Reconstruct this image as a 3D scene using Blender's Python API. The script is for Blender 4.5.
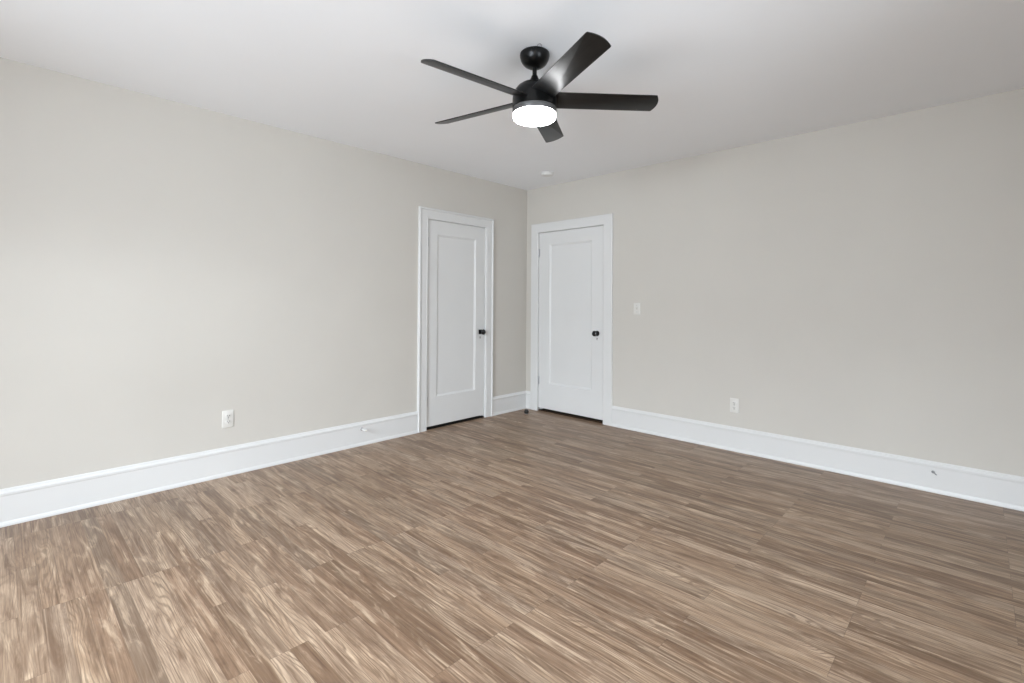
import bpy, bmesh, math
from mathutils import Vector, Matrix

C = bpy.context.scene.collection
S = bpy.context.scene
for o in list(bpy.data.objects):
    bpy.data.objects.remove(o)

# ------------------------------------------------------------------ camera
CAM = Vector((3.77752, -4.19265, 1.20854))
YAW, PITCH, ROLL = 0.76287, 0.00987, 0.00605
F = Vector((-math.sin(YAW)*math.cos(PITCH), math.cos(YAW)*math.cos(PITCH), math.sin(PITCH)))
R0 = Vector((math.cos(YAW), math.sin(YAW), 0))
U0 = R0.cross(F)
R = math.cos(ROLL)*R0 + math.sin(ROLL)*U0
U = -math.sin(ROLL)*R0 + math.cos(ROLL)*U0
cd = bpy.data.cameras.new('camera')
cam = bpy.data.objects.new('camera', cd); C.objects.link(cam)
cam.matrix_world = Matrix(((R.x, U.x, -F.x, CAM.x), (R.y, U.y, -F.y, CAM.y), (R.z, U.z, -F.z, CAM.z), (0, 0, 0, 1)))
cd.sensor_width = 36.0
cd.lens = 490.349/1024*36
cd.shift_y = -43.867/1024
cd.clip_start = 0.02
S.camera = cam

# ------------------------------------------------------------------ colour management, world, window light
S.view_settings.view_transform = 'Standard'
S.view_settings.look = 'None'
S.view_settings.gamma = 1.0
S.view_settings.use_curve_mapping = False
S.view_settings.exposure = 0.0
S.cycles.diffuse_bounces = 8
S.cycles.max_bounces = 14
S.cycles.sample_clamp_indirect = 6.0

wd = bpy.data.worlds.new('overcast_sky'); S.world = wd; wd.use_nodes = True
bg = wd.node_tree.nodes['Background']
bg.inputs['Color'].default_value = (0.91, 1.0, 1.085, 1)

H = 2.5                       # ceiling height
XR, YF = 5.1, -5.9          # the two walls behind the camera
WIN = {'window_1': dict(wall='x', a0=-4.9, a1=-2.6, z0=0.60, z1=2.10),
       'window_2': dict(wall='y', a0=1.4, a1=4.2, z0=0.60, z1=2.10)}


def area(name, loc, rot, sx, sy, power, col):
    l = bpy.data.lights.new(name, 'AREA'); l.shape = 'RECTANGLE'
    l.size, l.size_y, l.energy, l.color = sx, sy, power, col
    o = bpy.data.objects.new(name, l); C.objects.link(o)
    o.location = loc; o.rotation_euler = rot
    return o


# daylight outside the two window openings: the open sky high up, and low fill lights added below
K_REAR_HIGH, K_REAR_LOW, K_SIDE_SKY, K_CORNER_SKY, K_SIDE_LOW, K_CORNER_FILL, K_SKY, K_LAMP = 588.0, 325.0, 76.0, 420.0, 470.0, 255.0, 1.7, 34.0
DAY = (0.91, 1.0, 1.085)
area('sky_rear_window', (2.8, YF-1.3, 2.9), (math.radians(48), 0, 0), 3.4, 1.6, K_REAR_HIGH, DAY)
area('ceiling_fill_rear', (2.8, YF-3.6, -0.9), (math.radians(122), 0, 0), 5.0, 2.0, K_REAR_LOW, DAY)  # added fill light, shines up through the rear window to brighten the ceiling
area('open_sky_side_window', (XR+2, -3.9, 1.9), (0, math.radians(75), 0), 1.5, 2.0, K_SIDE_SKY, DAY)
area('open_sky_rear_window', (3.5, YF-3, 2.2), (math.radians(78), 0, math.radians(35)), 2.0, 1.6, K_CORNER_SKY, DAY)
area('ceiling_fill_side', (XR+3.6, -3.6, -0.9), (0, math.radians(122), 0), 2.0, 5.0, K_SIDE_LOW, DAY)  # added fill light from low outside, lifts the right part of the ceiling
area('corner_fill_rear', (5.0, YF-5.0, 0.2), (math.radians(98), 0, math.radians(23)), 3.0, 1.0, K_CORNER_FILL, DAY)  # added light aimed at the far ceiling corner to brighten it
bg.inputs['Strength'].default_value = K_SKY


# ------------------------------------------------------------------ materials
def new_mat(name):
    m = bpy.data.materials.new(name); m.use_nodes = True
    nt = m.node_tree
    return m, nt, nt.nodes['Principled BSDF']


def lin(c):
    return tuple(((v/255+0.055)/1.055)**2.4 if v/255 > 0.04045 else v/255/12.92 for v in c) + (1,)


def plain(name, rgb, rough=0.5, metal=0.0, spec=0.5, noise=0.0, scale=20.0, bump=0.0, bscale=200.0, coat=0.0):
    m, nt, b = new_mat(name)
    N, L = nt.nodes, nt.links
    b.inputs['Roughness'].default_value = rough
    b.inputs['Metallic'].default_value = metal
    b.inputs['Specular IOR Level'].default_value = spec
    b.inputs['Coat Weight'].default_value = coat
    b.inputs['Base Color'].default_value = lin(rgb)
    tc = N.new('ShaderNodeTexCoord')
    if noise:
        n = N.new('ShaderNodeTexNoise'); n.inputs['Scale'].default_value = scale; n.inputs['Detail'].default_value = 4
        L.new(tc.outputs['Object'], n.inputs['Vector'])
        r = N.new('ShaderNodeValToRGB')
        c = lin(rgb)
        r.color_ramp.elements[0].position = 0.3; r.color_ramp.elements[1].position = 0.7
        r.color_ramp.elements[0].color = tuple(v*(1-noise) for v in c[:3]) + (1,)
        r.color_ramp.elements[1].color = tuple(min(1, v*(1+noise)) for v in c[:3]) + (1,)
        L.new(n.outputs['Fac'], r.inputs['Fac']); L.new(r.outputs['Color'], b.inputs['Base Color'])
    if bump:
        n2 = N.new('ShaderNodeTexNoise'); n2.inputs['Scale'].default_value = bscale; n2.inputs['Detail'].default_value = 2
        L.new(tc.outputs['Object'], n2.inputs['Vector'])
        bp = N.new('ShaderNodeBump'); bp.inputs['Strength'].default_value = bump; bp.inputs['Distance'].default_value = 0.002
        L.new(n2.outputs['Fac'], bp.inputs['Height']); L.new(bp.outputs['Normal'], b.inputs['Normal'])
    return m


M_WALL = plain('greige_wall_paint', (200, 196, 189), 0.75, spec=0.3, noise=0.012, scale=2.5, bump=0.08, bscale=120)
M_CEIL = plain('white_ceiling_paint', (239, 241, 244), 0.85, spec=0.2, noise=0.008, scale=1.5, bump=0.1, bscale=60)
M_TRIM = plain('white_gloss_trim_paint', (216, 216, 215), 0.38, noise=0.01, scale=3)
M_PLASTIC = plain('white_plastic', (216, 214, 209), 0.35, noise=0.01, scale=40)
M_DETECT = plain('white_detector_plastic', (224, 224, 223), 0.4, noise=0.01, scale=40)
M_SLOT = plain('dark_socket_slot', (62, 60, 58), 0.6, noise=0.05, scale=200)
M_BLACK = plain('matte_black_metal', (9, 9, 9), 0.30, spec=0.28, noise=0.08, scale=60)
M_RING = plain('grey_metal_ring', (78, 78, 78), 0.4, noise=0.05, scale=60)
M_KNOB = plain('black_knob', (20, 20, 21), 0.18, noise=0.08, scale=90)
M_KEY = plain('worn_dark_keyhole_metal', (105, 103, 100), 0.4, metal=0.6, noise=0.1, scale=300)
M_HINGE = plain('aged_silver_hinge', (196, 196, 198), 0.35, metal=0.7, noise=0.12, scale=150)
M_RUBBER = plain('black_rubber', (24, 18, 16), 0.35, noise=0.1, scale=120)
M_GREY = plain('dull_grey_metal', (150, 150, 152), 0.4, metal=0.5, noise=0.1, scale=200)
M_DARK = plain('dark_door_void', (60, 56, 52), 0.9, noise=0.05, scale=5)  # dark colour stands in for the unlit space behind the doors


def blade_mat():
    m, nt, b = new_mat('black_wood_blade')
    N, L = nt.nodes, nt.links
    tc = N.new('ShaderNodeTexCoord'); mp = N.new('ShaderNodeMapping')
    mp.inputs['Scale'].default_value = (4, 60, 60)
    n = N.new('ShaderNodeTexNoise'); n.inputs['Scale'].default_value = 1.5; n.inputs['Detail'].default_value = 5
    r = N.new('ShaderNodeValToRGB')
    r.color_ramp.elements[0].position = 0.35; r.color_ramp.elements[1].position = 0.7
    r.color_ramp.elements[0].color = (0.0035, 0.0035, 0.0035, 1)
    r.color_ramp.elements[1].color = (0.009, 0.009, 0.009, 1)
    L.new(tc.outputs['Object'], mp.inputs['Vector']); L.new(mp.outputs['Vector'], n.inputs['Vector'])
    L.new(n.outputs['Fac'], r.inputs['Fac']); L.new(r.outputs['Color'], b.inputs['Base Color'])
    b.inputs['Roughness'].default_value = 0.34; b.inputs['Specular IOR Level'].default_value = 0.44
    bp = N.new('ShaderNodeBump'); bp.inputs['Strength'].default_value = 0.15; bp.inputs['Distance'].default_value = 0.001
    L.new(n.outputs['Fac'], bp.inputs['Height']); L.new(bp.outputs['Normal'], b.inputs['Normal'])
    return m


M_BLADE = blade_mat()


def lens_mat():
    m, nt, b = new_mat('glowing_frosted_lens')
    N, L = nt.nodes, nt.links
    b.inputs['Base Color'].default_value = (0.9, 0.9, 0.9, 1)
    b.inputs['Roughness'].default_value = 0.5
    n = N.new('ShaderNodeTexNoise'); n.inputs['Scale'].default_value = 6
    r = N.new('ShaderNodeValToRGB')
    r.color_ramp.elements[0].color = (0.97, 0.98, 1, 1); r.color_ramp.elements[1].color = (1, 1, 1, 1)
    L.new(n.outputs['Fac'], r.inputs['Fac']); L.new(r.outputs['Color'], b.inputs['Emission Color'])
    b.inputs['Emission Strength'].default_value = K_LAMP
    return m


M_LENS = lens_mat()

STRIP_W, COL_L = 0.0645, 0.457


def floor_mat():
    m, nt, b = new_mat('strip_wood_laminate')
    N, L = nt.nodes, nt.links

    def val(x):
        return x

    def mth(op, a, c=None, d=None):
        n = N.new('ShaderNodeMath'); n.operation = op
        for i, v in enumerate((a, c, d)):
            if v is None: continue
            if isinstance(v, (int, float)): n.inputs[i].default_value = v
            else: L.new(v, n.inputs[i])
        return n.outputs[0]

    def comb(x, y, z):
        n = N.new('ShaderNodeCombineXYZ')
        for i, v in enumerate((x, y, z)):
            if isinstance(v, (int, float)): n.inputs[i].default_value = v
            else: L.new(v, n.inputs[i])
        return n.outputs[0]

    def noise(vec, scale=1.0, detail=4, rough=0.55, dist=0.0):
        n = N.new('ShaderNodeTexNoise')
        n.inputs['Scale'].default_value = scale; n.inputs['Detail'].default_value = detail
        n.inputs['Roughness'].default_value = rough; n.inputs['Distortion'].default_value = dist
        L.new(vec, n.inputs['Vector'])
        return n.outputs['Fac']

    def mapr(v, a, bb, c, d):
        n = N.new('ShaderNodeMapRange')
        L.new(v, n.inputs[0])
        for i, q in enumerate((a, bb, c, d)): n.inputs[i+1].default_value = q
        return n.outputs[0]

    def mix(fac, a, c, mode='MIX'):
        n = N.new('ShaderNodeMix'); n.data_type = 'RGBA'; n.blend_type = mode
        if isinstance(fac, (int, float)): n.inputs[0].default_value = fac
        else: L.new(fac, n.inputs[0])
        for i, v in ((6, a), (7, c)):
            if isinstance(v, tuple): n.inputs[i].default_value = v
            else: L.new(v, n.inputs[i])
        return n.outputs[2]

    tc = N.new('ShaderNodeTexCoord'); sp = N.new('ShaderNodeSeparateXYZ')
    L.new(tc.outputs['Object'], sp.inputs[0])
    x, y = sp.outputs[0], sp.outputs[1]
    yr = mth('DIVIDE', y, STRIP_W)
    row = mth('FLOOR', yr)
    fy = mth('SUBTRACT', yr, row)
    wn = N.new('ShaderNodeTexWhiteNoise'); wn.noise_dimensions = '1D'
    L.new(row, wn.inputs['W'])
    par = mth('MULTIPLY', mth('FLOOR', mth('MULTIPLY', wn.outputs['Value'], 2.0)), COL_L)
    xs = mth('DIVIDE', mth('ADD', mth('SUBTRACT', x, 0.215), par), COL_L*2)
    sid = mth('FLOOR', xs)
    fx = mth('SUBTRACT', xs, sid)
    wn2 = N.new('ShaderNodeTexWhiteNoise'); wn2.noise_dimensions = '2D'
    L.new(comb(row, sid, 0), wn2.inputs['Vector'])
    rnd = wn2.outputs['Value']
    sc = N.new('ShaderNodeSeparateColor'); L.new(wn2.outputs['Color'], sc.inputs[0])
    r2, r3 = sc.outputs[1], sc.outputs[2]
    # broad tone of the strip
    ramp = N.new('ShaderNodeValToRGB'); L.new(rnd, ramp.inputs['Fac'])
    cr = ramp.color_ramp
    cols = [(0.0, (119, 95, 74)), (0.35, (146, 119, 96)), (0.7, (161, 135, 110)), (1.0, (182, 158, 135))]
    cr.elements[0].position = 0; cr.elements[0].color = lin(cols[0][1])
    cr.elements[1].position = 1; cr.elements[1].color = lin(cols[3][1])
    for p_, c_ in cols[1:3]:
        e = cr.elements.new(p_); e.color = lin(c_)
    off = mth('MULTIPLY', r2, 37.0)
    # smoky patches, a few to a strip
    v1 = comb(mth('ADD', mth('MULTIPLY', x, 3.2), off), mth('MULTIPLY', y, 22.0), mth('MULTIPLY', r3, 19.0))
    n1 = noise(v1, 1.0, 5, 0.6, 0.9)
    # lengthwise figure and fine streaks
    vm = comb(mth('ADD', mth('MULTIPLY', x, 1.3), off), mth('MULTIPLY', y, 62.0), mth('MULTIPLY', r3, 11.0))
    nm = noise(vm, 1.0, 4, 0.62, 1.0)
    v2 = comb(mth('ADD', mth('MULTIPLY', x, 4.0), off), mth('MULTIPLY', y, 230.0), mth('MULTIPLY', r3, 7.0))
    n2 = noise(v2, 1.0, 3, 0.6, 0.3)
    # cathedral figure: contour lines of a smooth field drawn out along the strip
    v3 = comb(mth('ADD', mth('MULTIPLY', x, 1.7), off), mth('MULTIPLY', y, 9.0), mth('MULTIPLY', r3, 31.0))
    n3 = noise(v3, 1.0, 1, 0.4, 0.5)
    n4 = noise(comb(mth('ADD', mth('MULTIPLY', x, 14.0), off), mth('MULTIPLY', y, 60.0), r3), 1.0, 2, 0.5, 0.0)
    ring = mth('SINE', mth('ADD', mth('ADD', mth('MULTIPLY', n3, 85.0), mth('MULTIPLY', n4, 4.0)), mth('MULTIPLY', y, 560.0)))
    ringm = mth('MULTIPLY', mapr(ring, 0.1, 0.95, 0.0, 1.0), mapr(sc.outputs[0], 0.35, 0.6, 0.0, 1.0))
    ringm = mth('MULTIPLY', ringm, mapr(n1, 0.35, 0.6, 1.0, 0.35))
    toned = mix(mapr(r2, 0.45, 1.0, 0.0, 0.4), ramp.outputs['Color'], lin((134, 121, 106)))
    dark1 = mix(mapr(n1, 0.47, 0.66, 0.0, 0.85), toned, lin((105, 80, 60)))
    light = mix(mapr(n1, 0.30, 0.46, 0.85, 0.0), dark1, lin((197, 173, 147)))
    m1 = mix(mapr(nm, 0.52, 0.75, 0.0, 0.6), light, lin((99, 75, 57)))
    m2 = mix(mapr(nm, 0.26, 0.46, 0.5, 0.0), m1, lin((203, 179, 153)))
    c3 = mix(mapr(n2, 0.47, 0.68, 0.0, 0.55), m2, lin((91, 70, 53)))
    c4 = mix(mth('MULTIPLY', ringm, 0.6), c3, lin((95, 74, 57)))
    # joints
    dxj = mth('MULTIPLY', mth('MINIMUM', fx, mth('SUBTRACT', 1.0, fx)), COL_L*2)
    dyj = mth('MULTIPLY', mth('MINIMUM', fy, mth('SUBTRACT', 1.0, fy)), STRIP_W)
    j = mth('MAXIMUM', mapr(dxj, 0.0004, 0.0016, 0.4, 0.0), mapr(dyj, 0.0003, 0.0012, 0.3, 0.0))
    c5 = mix(j, c4, lin((82, 68, 57)))
    L.new(c5, b.inputs['Base Color'])
    L.new(mapr(n2, 0.3, 0.7, 0.36, 0.48), b.inputs['Roughness'])
    b.inputs['Specular IOR Level'].default_value = 0.5
    bp = N.new('ShaderNodeBump'); bp.inputs['Strength'].default_value = 0.12; bp.inputs['Distance'].default_value = 0.001
    h = mth('SUBTRACT', mth('MULTIPLY', n2, -0.5), j)
    L.new(h, bp.inputs['Height']); L.new(bp.outputs['Normal'], b.inputs['Normal'])
    return m


M_FLOOR = floor_mat()


# ------------------------------------------------------------------ mesh helpers
def obj(name, bm, mat, parent=None, smooth=None):
    bmesh.ops.recalc_face_normals(bm, faces=bm.faces)
    me = bpy.data.meshes.new(name); bm.to_mesh(me); bm.free()
    me.materials.append(mat)
    if smooth is not None:
        me.polygons.foreach_set('use_smooth', [True]*len(me.polygons))
        me.set_sharp_from_angle(angle=math.radians(smooth))
    o = bpy.data.objects.new(name, me); C.objects.link(o)
    if parent: o.parent = parent
    return o


def struct(name, bm, mat, parent=None, smooth=None):
    o = obj(name, bm, mat, parent, smooth); o['kind'] = 'structure'
    return o


def thing(name, label, cat, loc=(0, 0, 0), rotz=0.0, group=None):
    o = bpy.data.objects.new(name, None); C.objects.link(o)
    o.empty_display_size = 0.05
    o.location = loc; o.rotation_euler = (0, 0, rotz)
    o['label'] = label; o['category'] = cat
    if group: o['group'] = group
    return o


def box(bm, lo, hi, bevel=0.0, seg=2):
    m = Matrix.Translation([(a+b)/2 for a, b in zip(lo, hi)]) @ Matrix.Diagonal([abs(b-a) for a, b in zip(lo, hi)] + [1])
    r = bmesh.ops.create_cube(bm, size=1.0, matrix=m)
    if bevel:
        es = {e for v in r['verts'] for e in v.link_edges}
        bmesh.ops.bevel(bm, geom=list(es), offset=bevel, segments=seg, affect='EDGES', profile=0.5)


def lathe(bm, prof, n=64, mat=Matrix.Identity(4)):
    """profile of (r, z) turned about z; r = 0 closes to a point"""
    rings = []
    for r, z in prof:
        if r < 1e-7:
            rings.append([bm.verts.new(mat @ Vector((0, 0, z)))])
        else:
            rings.append([bm.verts.new(mat @ Vector((r*math.cos(2*math.pi*k/n), r*math.sin(2*math.pi*k/n), z))) for k in range(n)])
    for a, b in zip(rings, rings[1:]):
        for k in range(n):
            k2 = (k+1) % n
            if len(a) == 1 and len(b) == 1: continue
            if len(a) == 1: bm.faces.new((a[0], b[k], b[k2]))
            elif len(b) == 1: bm.faces.new((a[k], a[k2], b[0]))
            else: bm.faces.new((a[k], a[k2], b[k2], b[k]))


def loft(bm, loops, closed=True, cap=False):
    vs = [[bm.verts.new(p) for p in l] for l in loops]
    n = len(vs[0])
    for a, b in zip(vs, vs[1:]):
        for k in range(n if closed else n-1):
            k2 = (k+1) % n
            bm.faces.new((a[k], a[k2], b[k2], b[k]))
    if cap:
        bm.faces.new(vs[0]); bm.faces.new(vs[-1])
    return vs


# wall frames: (u along the wall, v up, d out into the room)
def PL(u, v, d): return Vector((d, u, v))            # left wall, plane x = 0
def PR(u, v, d): return Vector((u, -d, v))           # right wall, plane y = 0


# ------------------------------------------------------------------ room shell
DL = dict(P=PL, u0=-1.407, u1=-0.652, top=1.997, gap=0.027)     # left door opening
DR = dict(P=PR, u0=0.182, u1=1.050, top=1.995, gap=0.034)       # right door opening
T = 0.12

bm = bmesh.new(); box(bm, (-0.9, YF-T, -0.06), (XR+T, 0.9, 0.0)); struct('floor', bm, M_FLOOR)
bm = bmesh.new(); box(bm, (-0.9, YF-T, H), (XR+T, 0.9, H+0.08)); struct('ceiling', bm, M_CEIL)

bm = bmesh.new()
box(bm, (-T, YF-T, 0), (0, DL['u0']-0.02, H))
box(bm, (-T, DL['u1']+0.02, 0), (0, T, H))
box(bm, (-T, DL['u0']-0.02, DL['top']+0.02), (0, DL['u1']+0.02, H))
struct('wall_left', bm, M_WALL)
bm = bmesh.new()
box(bm, (0, 0, 0), (DR['u0']-0.02, T, H))
box(bm, (DR['u1']+0.02, 0, 0), (XR+T, T, H))
box(bm, (DR['u0']-0.02, 0, DR['top']+0.02), (DR['u1']+0.02, T, H))
struct('wall_right', bm, M_WALL)
# the two walls behind the camera, each with a window opening
w = WIN['window_1']
bm = bmesh.new()
box(bm, (XR, YF-T, 0), (XR+T, w['a0'], H)); box(bm, (XR, w['a1'], 0), (XR+T, 0, H))
box(bm, (XR, w['a0'], 0), (XR+T, w['a1'], w['z0'])); box(bm, (XR, w['a0'], w['z1']), (XR+T, w['a1'], H))
struct('wall_side', bm, M_WALL)
w = WIN['window_2']
bm = bmesh.new()
box(bm, (0, YF-T, 0), (w['a0'], YF, H)); box(bm, (w['a1'], YF-T, 0), (XR, YF, H))
box(bm, (w['a0'], YF-T, 0), (w['a1'], YF, w['z0'])); box(bm, (w['a0'], YF-T, w['z1']), (w['a1'], YF, H))
struct('wall_rear', bm, M_WALL)
# window frames with a meeting rail and a mullion
for nm, w in WIN.items():
    bm = bmesh.new()
    a0, a1, z0, z1 = w['a0'], w['a1'], w['z0'], w['z1']
    bars = [(a0, a0+.05, z0, z1), (a1-.05, a1, z0, z1), (a0, a1, z0, z0+.05), (a0, a1, z1-.05, z1),
            (a0, a1, (z0+z1)/2-.02, (z0+z1)/2+.02), ((a0+a1)/2-.03, (a0+a1)/2+.03, z0, z1)]
    for p, q, r, s in bars:
        if w['wall'] == 'x': box(bm, (XR+.03, p, r), (XR+.08, q, s))
        else: box(bm, (p, YF-.08, r), (q, YF-.03, s))
    struct(nm, bm, M_TRIM)
# unseen boxes added behind the doors to block sky light, coloured dark
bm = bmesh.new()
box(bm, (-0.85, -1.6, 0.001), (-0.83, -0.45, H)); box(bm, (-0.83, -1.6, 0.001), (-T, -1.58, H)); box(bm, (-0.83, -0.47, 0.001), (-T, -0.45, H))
struct('void_box_left', bm, M_DARK)
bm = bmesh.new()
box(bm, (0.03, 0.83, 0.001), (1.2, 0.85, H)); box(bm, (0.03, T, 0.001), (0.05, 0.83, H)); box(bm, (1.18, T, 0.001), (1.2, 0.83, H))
struct('void_box_right', bm, M_DARK)

# baseboards: tall flat board, moulded cap, small shoe
BASE = [(0, 0), (0.024, 0), (0.024, 0.010), (0.021, 0.019), (0.018, 0.023), (0.017, 0.026), (0.017, 0.160), (0.019, 0.163),
        (0.020, 0.168), (0.020, 0.176), (0.017, 0.181), (0.012, 0.185), (0.009, 0.193), (0.006, 0.197), (0, 0.197)]


def baseboard(name, P, u0, u1, m0=False, m1=False):
    """m0 / m1: mitre that end into the room corner"""
    bm = bmesh.new()
    l0 = [P(u0+(d if m0 else 0), v, d) for d, v in BASE]
    l1 = [P(u1-(d if m1 else 0), v, d) for d, v in BASE]
    loft(bm, [l0, l1], cap=True)
    return struct(name, bm, M_TRIM)


CW = 0.100       # casing width
baseboard('baseboard_left', PL, YF, DL['u0']-CW-0.001)
baseboard('baseboard_left_corner', PL, DL['u1']+CW+0.001, 0, m1=True)
baseboard('baseboard_right_corner', PR, 0, DR['u0']-CW-0.001, m0=True)
baseboard('baseboard_right', PR, DR['u1']+CW+0.001, XR)
bm = bmesh.new(); loft(bm, [[Vector((XR-d, YF+d, v)) for d, v in BASE], [Vector((XR-d, -d, v)) for d, v in BASE]], cap=True); struct('baseboard_side', bm, M_TRIM)
bm = bmesh.new(); loft(bm, [[Vector((d, YF+d, v)) for d, v in BASE], [Vector((XR-d, YF+d, v)) for d, v in BASE]], cap=True); struct('baseboard_rear', bm, M_TRIM)

# door casings (flat board with an eased inner edge and a raised back band) + jambs
CASE_L = [(-0.004, 0.0), (-0.004, 0.012), (0.001, 0.017), (0.008, 0.018), (0.010, 0.0155), (0.014, 0.0155), (0.016, 0.018), (0.074, 0.018), (0.077, 0.015), (0.080, 0.017), (0.083, 0.025),
          (0.087, 0.028), (0.096, 0.028), (CW, 0.024), (CW, 0.0)]
CASE_R = [(-0.004, 0.0), (-0.004, 0.014), (0.0, 0.019), (0.005, 0.021), (0.090, 0.021), (0.096, 0.019), (CW, 0.014), (CW, 0.0)]


def casing(name, D, prof):
    P, u0, u1, top = D['P'], D['u0'], D['u1'], D['top']
    bm = bmesh.new()
    loops = [[P(u0-w, 0, d) for w, d in prof], [P(u0-w, top+w, d) for w, d in prof],
             [P(u1+w, top+w, d) for w, d in prof], [P(u1+w, 0, d) for w, d in prof]]
    loft(bm, loops, cap=True)
    # jamb lining and stop, inside the wall thickness
    def b(ua, va, da, ub, vb, db):
        p, q = P(ua, va, da), P(ub, vb, db)
        box(bm, [min(i, j) for i, j in zip(p, q)], [max(i, j) for i, j in zip(p, q)])
    b(u0-0.02, 0, -T, u0, top, 0.0); b(u1, 0, -T, u1+0.02, top, 0.0); b(u0-0.02, top, -T, u1+0.02, top+0.02, 0.0)
    b(u0, 0, -0.075, u0+0.014, top, -0.043); b(u1-0.014, 0, -0.075, u1, top, -0.043); b(u0, top-0.014, -0.075, u1, top, -0.043)
    return struct(name, bm, M_TRIM)


casing('trim_1', DL, CASE_L)
casing('trim_2', DR, CASE_R)


def door(name, D, pu0, pu1, pv0, pv1, gh, gl, gt, knob_u, knob_v, key_v, hinges, square):
    P = D['P']
    u0, u1, v0, v1 = D['u0']+gh, D['u1']-gl, D['gap'], D['top']-gt
    FD, TH = -0.003, 0.036
    bm = bmesh.new()

    def rect(a, b, c, d, z): return [P(a, c, z), P(b, c, z), P(b, d, z), P(a, d, z)]
    e = 0.0015
    loops = [rect(u0, u1, v0, v1, FD-TH), rect(u0, u1, v0, v1, FD-e), rect(u0+e, u1-e, v0+e, v1-e, FD)]
    for s, z in ((0, 0), (0.003, -0.004), (0.008, -0.0055), (0.014, -0.0095), (0.018, -0.012), (0.021, -0.012)):
        loops.append(rect(pu0+s, pu1-s, pv0+s, pv1-s, FD+z))
    vs = loft(bm, loops)
    bm.faces.new(vs[-1]); bm.faces.new(vs[0])
    d = struct(name, bm, M_TRIM)
    # knob on a rosette, axis along the wall normal
    nrm = P(0, 0, 1); up = Vector((0, 0, 1)); side = up.cross(nrm)
    def frame(u, v, z): 
        p = P(u, v, z)
        return Matrix(((side.x, up.x, nrm.x, p.x), (side.y, up.y, nrm.y, p.y), (side.z, up.z, nrm.z, p.z), (0, 0, 0, 1)))
    m = frame(knob_u, knob_v, FD)
    bm = bmesh.new()
    if square:
        box(bm, (-0.024, -0.024, 0), (0.024, 0.024, 0.008), 0.003); bm.transform(m)
    else:
        lathe(bm, [(0, 0), (0.027, 0), (0.027, 0.004), (0.022, 0.008), (0.012, 0.009), (0, 0.009)], 32, m)
    r = obj('rosette', bm, M_BLACK, d, 30); r['label'] = 'small black rosette plate'
    bm = bmesh.new()
    lathe(bm, [(0, 0.006), (0.010, 0.006), (0.010, 0.030), (0.016, 0.034), (0.026, 0.040), (0.0285, 0.048), (0.0265, 0.057), (0.018, 0.063), (0, 0.065)], 32, m)
    k = obj('door_knob', bm, M_KNOB, d, 40); k['label'] = 'round black door knob'
    # old mortise keyhole below the knob
    m2 = frame(knob_u-0.002, key_v, FD)
    bm = bmesh.new()
    lathe(bm, [(0, 0.0), (0.0065, 0.0), (0.0065, 0.0015), (0.005, 0.002), (0, 0.002)], 20, m2)
    q = bmesh.new(); box(q, (-0.0035, -0.017, 0), (0.0035, -0.003, 0.0018), 0.0006); q.transform(m2)
    tmp = bpy.data.meshes.new('t'); q.to_mesh(tmp); q.free(); bm.from_mesh(tmp); bpy.data.meshes.remove(tmp)
    k = obj('keyhole', bm, M_KEY, d, 30); k['label'] = 'small worn metal keyhole'
    for hv in hinges:
        mh = frame(D['u0']+gh*0.5, hv, 0.0065)
        h = bmesh.new()
        for a in range(5):
            z0 = -0.044 + a*0.0178
            lathe(h, [(0, z0), (0.0058, z0), (0.0064, z0+0.001), (0.0064, z0+0.0158), (0.0058, z0+0.0168), (0, z0+0.0168)], 16)
        for s in (-1, 1):
            lathe(h, [(0, s*0.0565), (0.003, s*0.0555), (0.0042, s*0.053), (0.003, s*0.050), (0.0045, s*0.046), (0.0045, s*0.044), (0, s*0.044)], 16)
        # the lathe's z axis is the hinge pin: turn it upright in the wall frame
        h.transform(Matrix.Translation(mh.to_translation()))
        lf = bmesh.new()
        for a, b_ in ((-0.018, -0.0006), (0.0006, 0.018)):
            box(lf, (a, -0.044, -0.0105), (b_, 0.044, -0.0065), 0.0006)
        lf.transform(mh)
        tmp = bpy.data.meshes.new('t'); lf.to_mesh(tmp); lf.free(); h.from_mesh(tmp); bpy.data.meshes.remove(tmp)
        o = obj('hinge', h, M_HINGE, d, 30); o['label'] = 'aged silver hinge'
    return d


door('door_1', DL, -1.281, -0.783, 0.302, 1.858, 0.007, 0.004, 0.005, -0.716, 0.900, 0.846, (1.777, 0.268), True)
door('door_2', DR, 0.336, 0.899, 0.315, 1.852, 0.003, 0.011, 0.006, 0.966, 0.900, 0.849, (1.767, 0.340), False)

# added dark strips that paint in the shade of the gaps under the doors
def gap_shade(name, D, mat):
    P = D['P']
    bm = bmesh.new()
    pr = [(-T, 0.0005), (-T, 0.006), (-T+0.01, 0.010), (-0.012, 0.010), (-0.003, 0.006), (-0.003, 0.0005)]
    loft(bm, [[P(D['u0']+0.0005, v, d) for d, v in pr], [P(D['u1']-0.0005, v, d) for d, v in pr]], cap=True)
    return struct(name, bm, mat)


gap_shade('gap_shade_1', DL, plain('black_gap_shade', (24, 21, 19), 0.7, spec=0.2, noise=0.1, scale=40))
gap_shade('gap_shade_2', DR, plain('dark_brown_gap_shade', (58, 46, 36), 0.7, spec=0.2, noise=0.1, scale=40))

# ------------------------------------------------------------------ ceiling fan
FX, FY = 2.112, -2.291
fan = thing('ceiling_fan', 'black five-blade ceiling fan with a lit round white lamp, hanging from the ceiling', 'ceiling fan', (FX, FY, H))


def fz(prof): return [(r, z-H) for r, z in prof]


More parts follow.
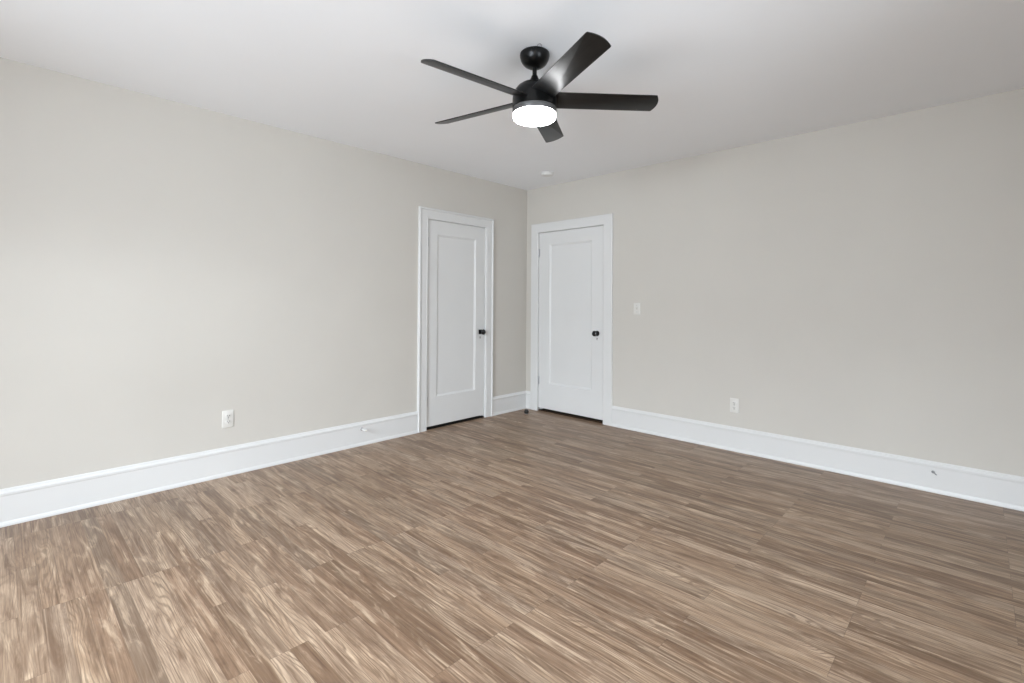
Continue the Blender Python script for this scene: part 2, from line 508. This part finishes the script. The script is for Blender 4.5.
bm = bmesh.new()
lathe(bm, fz([(0, 2.4995), (0.071, 2.4995), (0.0755, 2.496), (0.077, 2.490), (0.0768, 2.483), (0.075, 2.473), (0.0705, 2.459), (0.0635, 2.447), (0.053, 2.436),
              (0.040, 2.428), (0.026, 2.4235), (0.014, 2.422), (0, 2.422)]), 72)
o = obj('canopy', bm, M_BLACK, fan, 40); o['label'] = 'bowl-shaped black canopy at the ceiling'
bm = bmesh.new(); lathe(bm, fz([(0, 2.43), (0.0115, 2.43), (0.0115, 2.36), (0, 2.36)]), 32)
obj('downrod', bm, M_BLACK, fan, 40)
bm = bmesh.new()
lathe(bm, fz([(0, 2.382), (0.0145, 2.382), (0.0165, 2.378), (0.019, 2.370), (0.025, 2.359), (0.028, 2.354), (0.028, 2.342), (0, 2.342)]), 40)
obj('rod_coupling', bm, M_BLACK, fan, 40)
bm = bmesh.new()
lathe(bm, fz([(0, 2.347), (0.030, 2.3465), (0.050, 2.342), (0.071, 2.333), (0.089, 2.320), (0.101, 2.304), (0.109, 2.288), (0.1128, 2.272),
              (0.1138, 2.258), (0.1138, 2.2125), (0.1125, 2.211), (0, 2.211)]), 96)
obj('motor_housing', bm, M_BLACK, fan, 40)
bm = bmesh.new()
lathe(bm, fz([(0, 2.2095), (0.1122, 2.2095), (0.1135, 2.208), (0.1132, 2.184), (0.1115, 2.182), (0, 2.182)]), 96)
o = obj('light_ring', bm, M_RING, fan, 40); o['label'] = 'grey metal ring above the lamp'
bm = bmesh.new()
lathe(bm, fz([(0, 2.186), (0.1098, 2.186), (0.1098, 2.164), (0.1085, 2.159), (0.105, 2.1558), (0.097, 2.154), (0.07, 2.153), (0.035, 2.1525), (0, 2.1525)]), 96)
o = obj('lamp_lens', bm, M_LENS, fan, 60); o['label'] = 'glowing round white lamp lens'
# small wire loop by the canopy
bm = bmesh.new()
pts = [Vector((0.011*math.cos(a), -0.026*math.sin(a), -0.0022)) for a in [math.pi*k/12 for k in range(13)]]
for p, q in zip(pts, pts[1:]):
    d = q-p
    mm = Matrix.Translation(p) @ d.to_track_quat('Z', 'Y').to_matrix().to_4x4()
    lathe(bm, [(0, 0), (0.0011, 0), (0.0011, d.length*1.05), (0, d.length*1.05)], 8, mm)
wl = obj('wire_loop', bm, M_GREY, fan, 60); wl.location = (0.063, -0.037, 0.0); wl.rotation_euler = (0, 0, math.radians(44)); wl['label'] = 'thin grey wire loop beside the canopy'
# blades
BR, BW, BP = 0.638, 0.120, -0.2888
outline = []
xi = 0.062
hw0, hw1 = 0.060, BW/2


def arc_end():
    pts = []
    bulge = 0.016
    # trailing corner to leading corner, curved end with eased corners
    n = 16
    for k in range(n+1):
        t = -1 + 2*k/n
        yy = t*(hw1-0.006)
        xx = BR + 0.010 - bulge*t*t
        pts.append((xx, yy))
    return [(BR-0.016, -hw1), (BR-0.009, -hw1+0.0012)] + pts + [(BR-0.009, hw1-0.0012), (BR-0.016, hw1)]


outline = [(xi, -hw0)] + arc_end() + [(xi, hw0)]
A0 = math.radians(-24.854)
for k in range(5):
    a = A0 + k*2*math.pi/5
    bm = bmesh.new()
    th = 0.0055
    top = [bm.verts.new((x_, y_, th/2)) for x_, y_ in outline]
    bot = [bm.verts.new((x_, y_, -th/2)) for x_, y_ in outline]
    bm.faces.new(top); bm.faces.new(bot)
    n = len(outline)
    for i in range(n):
        bm.faces.new((top[i], top[(i+1) % n], bot[(i+1) % n], bot[i]))
    bmesh.ops.recalc_face_normals(bm, faces=bm.faces)
    es = [e for e in bm.edges if len(e.link_faces) == 2 and e.calc_face_angle(0) > 1.2 and abs(e.verts[0].co.z-e.verts[1].co.z) < 1e-6]
    bmesh.ops.bevel(bm, geom=es, offset=0.0012, segments=2, affect='EDGES', profile=0.5)
    b = obj('blade', bm, M_BLADE, fan, 35)
    b.matrix_local = Matrix.Translation((0, 0, 2.2575-H)) @ Matrix.Rotation(a, 4, 'Z') @ Matrix.Rotation(BP, 4, 'X')
    if k == 0: b['label'] = 'black wood-grained blade'

# ------------------------------------------------------------------ smoke detector
sd = thing('smoke_detector', 'small round white smoke detector on the ceiling near the corner', 'smoke detector', (0.665, -0.44, H))
bm = bmesh.new(); lathe(bm, [(0, -0.0005), (0.064, -0.0005), (0.066, -0.002), (0.066, -0.007), (0.064, -0.009), (0, -0.009)], 56)
obj('base', bm, M_DETECT, sd, 35)
bm = bmesh.new(); lathe(bm, [(0, -0.009), (0.058, -0.009), (0.060, -0.011), (0.061, -0.016), (0.059, -0.021), (0.053, -0.026), (0.042, -0.0295), (0.025, -0.0315), (0, -0.032)], 56)
obj('cover', bm, M_DETECT, sd, 50)
bm = bmesh.new(); lathe(bm, [(0, -0.0285), (0.009, -0.0285), (0.009, -0.0325), (0.008, -0.0335), (0, -0.0335)], 24)
t_ = obj('test_button', bm, M_DETECT, sd, 35); t_.location = (0.018, -0.012, 0)


# ------------------------------------------------------------------ outlets and switch (local frame: x along wall, y into the room, z up)
def plate_bm(w, h):
    bm = bmesh.new()
    def rr(sx, sz, y, r=0.004):
        pts = []
        for cx, cz, a0 in ((1, 1, 0), (-1, 1, 90), (-1, -1, 180), (1, -1, 270)):
            for i in range(4):
                a = math.radians(a0+i*30)
                pts.append(Vector((cx*(sx-r)+r*math.cos(a), y, cz*(sz-r)+r*math.sin(a))))
        return pts
    vs = loft(bm, [rr(w/2, h/2, 0.0004), rr(w/2, h/2, 0.003), rr(w/2-0.0015, h/2-0.0015, 0.0048), rr(w/2-0.004, h/2-0.004, 0.006)])
    bm.faces.new(vs[0]); bm.faces.new(vs[-1])
    return bm


def screw_bm(x_, z_, y_):
    bm = bmesh.new()
    lathe(bm, [(0, 0), (0.003, 0), (0.003, 0.0008), (0.002, 0.0014), (0, 0.0014)], 16,
          Matrix.Translation((x_, y_, z_)) @ Matrix.Rotation(-math.pi/2, 4, 'X'))
    return bm


def outlet(label, loc, rotz):
    t = thing('wall_outlet', label, 'electrical outlet', loc, rotz, 'duplex wall outlets')
    obj('cover_plate', plate_bm(0.072, 0.118), M_PLASTIC, t, 30)
    for s in (-1, 1):
        zc = s*0.0195
        bm = bmesh.new()
        pts = []
        for i in range(40):
            a = 2*math.pi*i/40
            pts.append((0.0172*math.cos(a), max(-0.0138, min(0.0138, 0.0172*math.sin(a)))))
        loft(bm, [[Vector((p, 0.0055, zc+q)) for p, q in pts], [Vector((p, 0.0078, zc+q)) for p, q in pts],
                  [Vector((p*0.95, 0.0084, zc+q*0.95)) for p, q in pts]], cap=True)
        r = obj('receptacle', bm, M_PLASTIC, t, 35)
        bm = bmesh.new()
        box(bm, (-0.0077, 0.0078, zc-0.0015), (-0.0047, 0.0088, zc+0.0085))
        box(bm, (0.0047, 0.0078, zc-0.0005), (0.0077, 0.0088, zc+0.0085))
        lathe(bm, [(0, 0), (0.0032, 0), (0.0032, 0.0009), (0, 0.0009)], 16, Matrix.Translation((0, 0.0079, zc-0.0075)) @ Matrix.Rotation(-math.pi/2, 4, 'X'))
        q = obj('socket_holes', bm, M_SLOT, r); q['label'] = 'dark plug holes'
    obj('screw', screw_bm(0, 0, 0.006), M_GREY, t, 35)
    return t


outlet('white duplex outlet low on the left wall, above the baseboard left of a door', (0, -3.086, 0.390), -math.pi/2)
outlet('white duplex outlet low on the right wall, above the baseboard right of the light switch', (2.310, 0, 0.372), math.pi)

sw = thing('light_switch', 'white toggle light switch on the wall just right of the right-hand door', 'light switch', (1.415, 0, 1.156), math.pi)
obj('cover_plate', plate_bm(0.070, 0.114), M_PLASTIC, sw, 30)
bm = bmesh.new()
box(bm, (-0.0055, 0.0055, -0.0125), (0.0055, 0.0072, 0.0125), 0.0005)
obj('toggle_frame', bm, M_PLASTIC, sw, 30)
bm = bmesh.new()
loft(bm, [[Vector((a*0.0042, 0.006, b*0.0065)) for a, b in ((-1, -1), (1, -1), (1, 1), (-1, 1))],
          [Vector((a*0.0034, 0.0185, 0.0062+b*0.0038)) for a, b in ((-1, -1), (1, -1), (1, 1), (-1, 1))]], cap=True)
obj('toggle', bm, M_PLASTIC, sw)
for s in (-1, 1):
    obj('screw', screw_bm(0, s*0.030, 0.006), M_GREY, sw, 35)

# ------------------------------------------------------------------ small stops on floor and baseboards
ds = thing('door_stop', 'small round black rubber stop on the floor in the corner between the doors', 'door stop', (0.207, -0.22, 0))
bm = bmesh.new(); lathe(bm, [(0, 0.0003), (0.020, 0.0003), (0.021, 0.002), (0.019, 0.006), (0, 0.006)], 32)
o = obj('base', bm, M_GREY, ds, 35); o['label'] = 'grey metal base'
bm = bmesh.new(); lathe(bm, [(0, 0.004), (0.018, 0.004), (0.0235, 0.012), (0.026, 0.022), (0.0255, 0.031), (0.022, 0.040), (0.015, 0.047), (0.007, 0.0495), (0, 0.050)], 36)
obj('rubber_cap', bm, M_RUBBER, ds, 50)

ws = thing('door_stop', 'small white spring door stop fixed to the left baseboard beside a door', 'door stop', (0.015, -2.075, 0.138))
rx = Matrix.Rotation(math.pi/2, 4, 'Y')
bm = bmesh.new(); lathe(bm, [(0, 0.0), (0.0125, 0.0), (0.0125, 0.003), (0.008, 0.008), (0, 0.008)], 24, rx)
obj('base', bm, M_GREY, ws, 35)
bm = bmesh.new()
prof = [(0, 0.006)]
for i in range(14):
    z_ = 0.007 + i*0.0042
    prof += [(0.0046, z_), (0.0062, z_+0.0011), (0.0062, z_+0.0024), (0.0046, z_+0.0036)]
prof += [(0, 0.0665)]
lathe(bm, prof, 20, rx); obj('spring', bm, M_TRIM, ws, 50)
bm = bmesh.new(); lathe(bm, [(0, 0.064), (0.0078, 0.064), (0.0085, 0.067), (0.0085, 0.074), (0.006, 0.079), (0, 0.080)], 24, rx)
o = obj('rubber_tip', bm, M_PLASTIC, ws, 40); o['label'] = 'white rubber tip'

cj = thing('cable_stub', 'tiny grey cable stub in the white baseboard along the right wall, with a bent tail shaped like its shadow', 'cable', (3.553, -0.015, 0.132))
ry = Matrix.Rotation(math.pi/2, 4, 'X')
bm = bmesh.new(); lathe(bm, [(0, 0.0), (0.010, 0.0), (0.010, 0.0025), (0.007, 0.005), (0, 0.005)], 6, ry)
obj('nut', bm, M_GREY, cj, 20)
bm = bmesh.new()
path = [Vector(p) for p in ((0, -0.003, 0), (0.001, -0.009, 0), (0.004, -0.013, -0.002), (0.009, -0.015, -0.005), (0.014, -0.0155, -0.009), (0.018, -0.0155, -0.013))]  # bent tail follows the stub's shadow: shade put into the shape
loops = []
for i, p in enumerate(path):
    d = (path[min(i+1, len(path)-1)]-path[max(i-1, 0)]).normalized()
    q = d.to_track_quat('Z', 'Y')
    loops.append([p + q @ Vector((0.0036*math.cos(k*math.pi/6), 0.0036*math.sin(k*math.pi/6), 0)) for k in range(12)])
loft(bm, loops, cap=True)
obj('cable', bm, M_GREY, cj, 50)
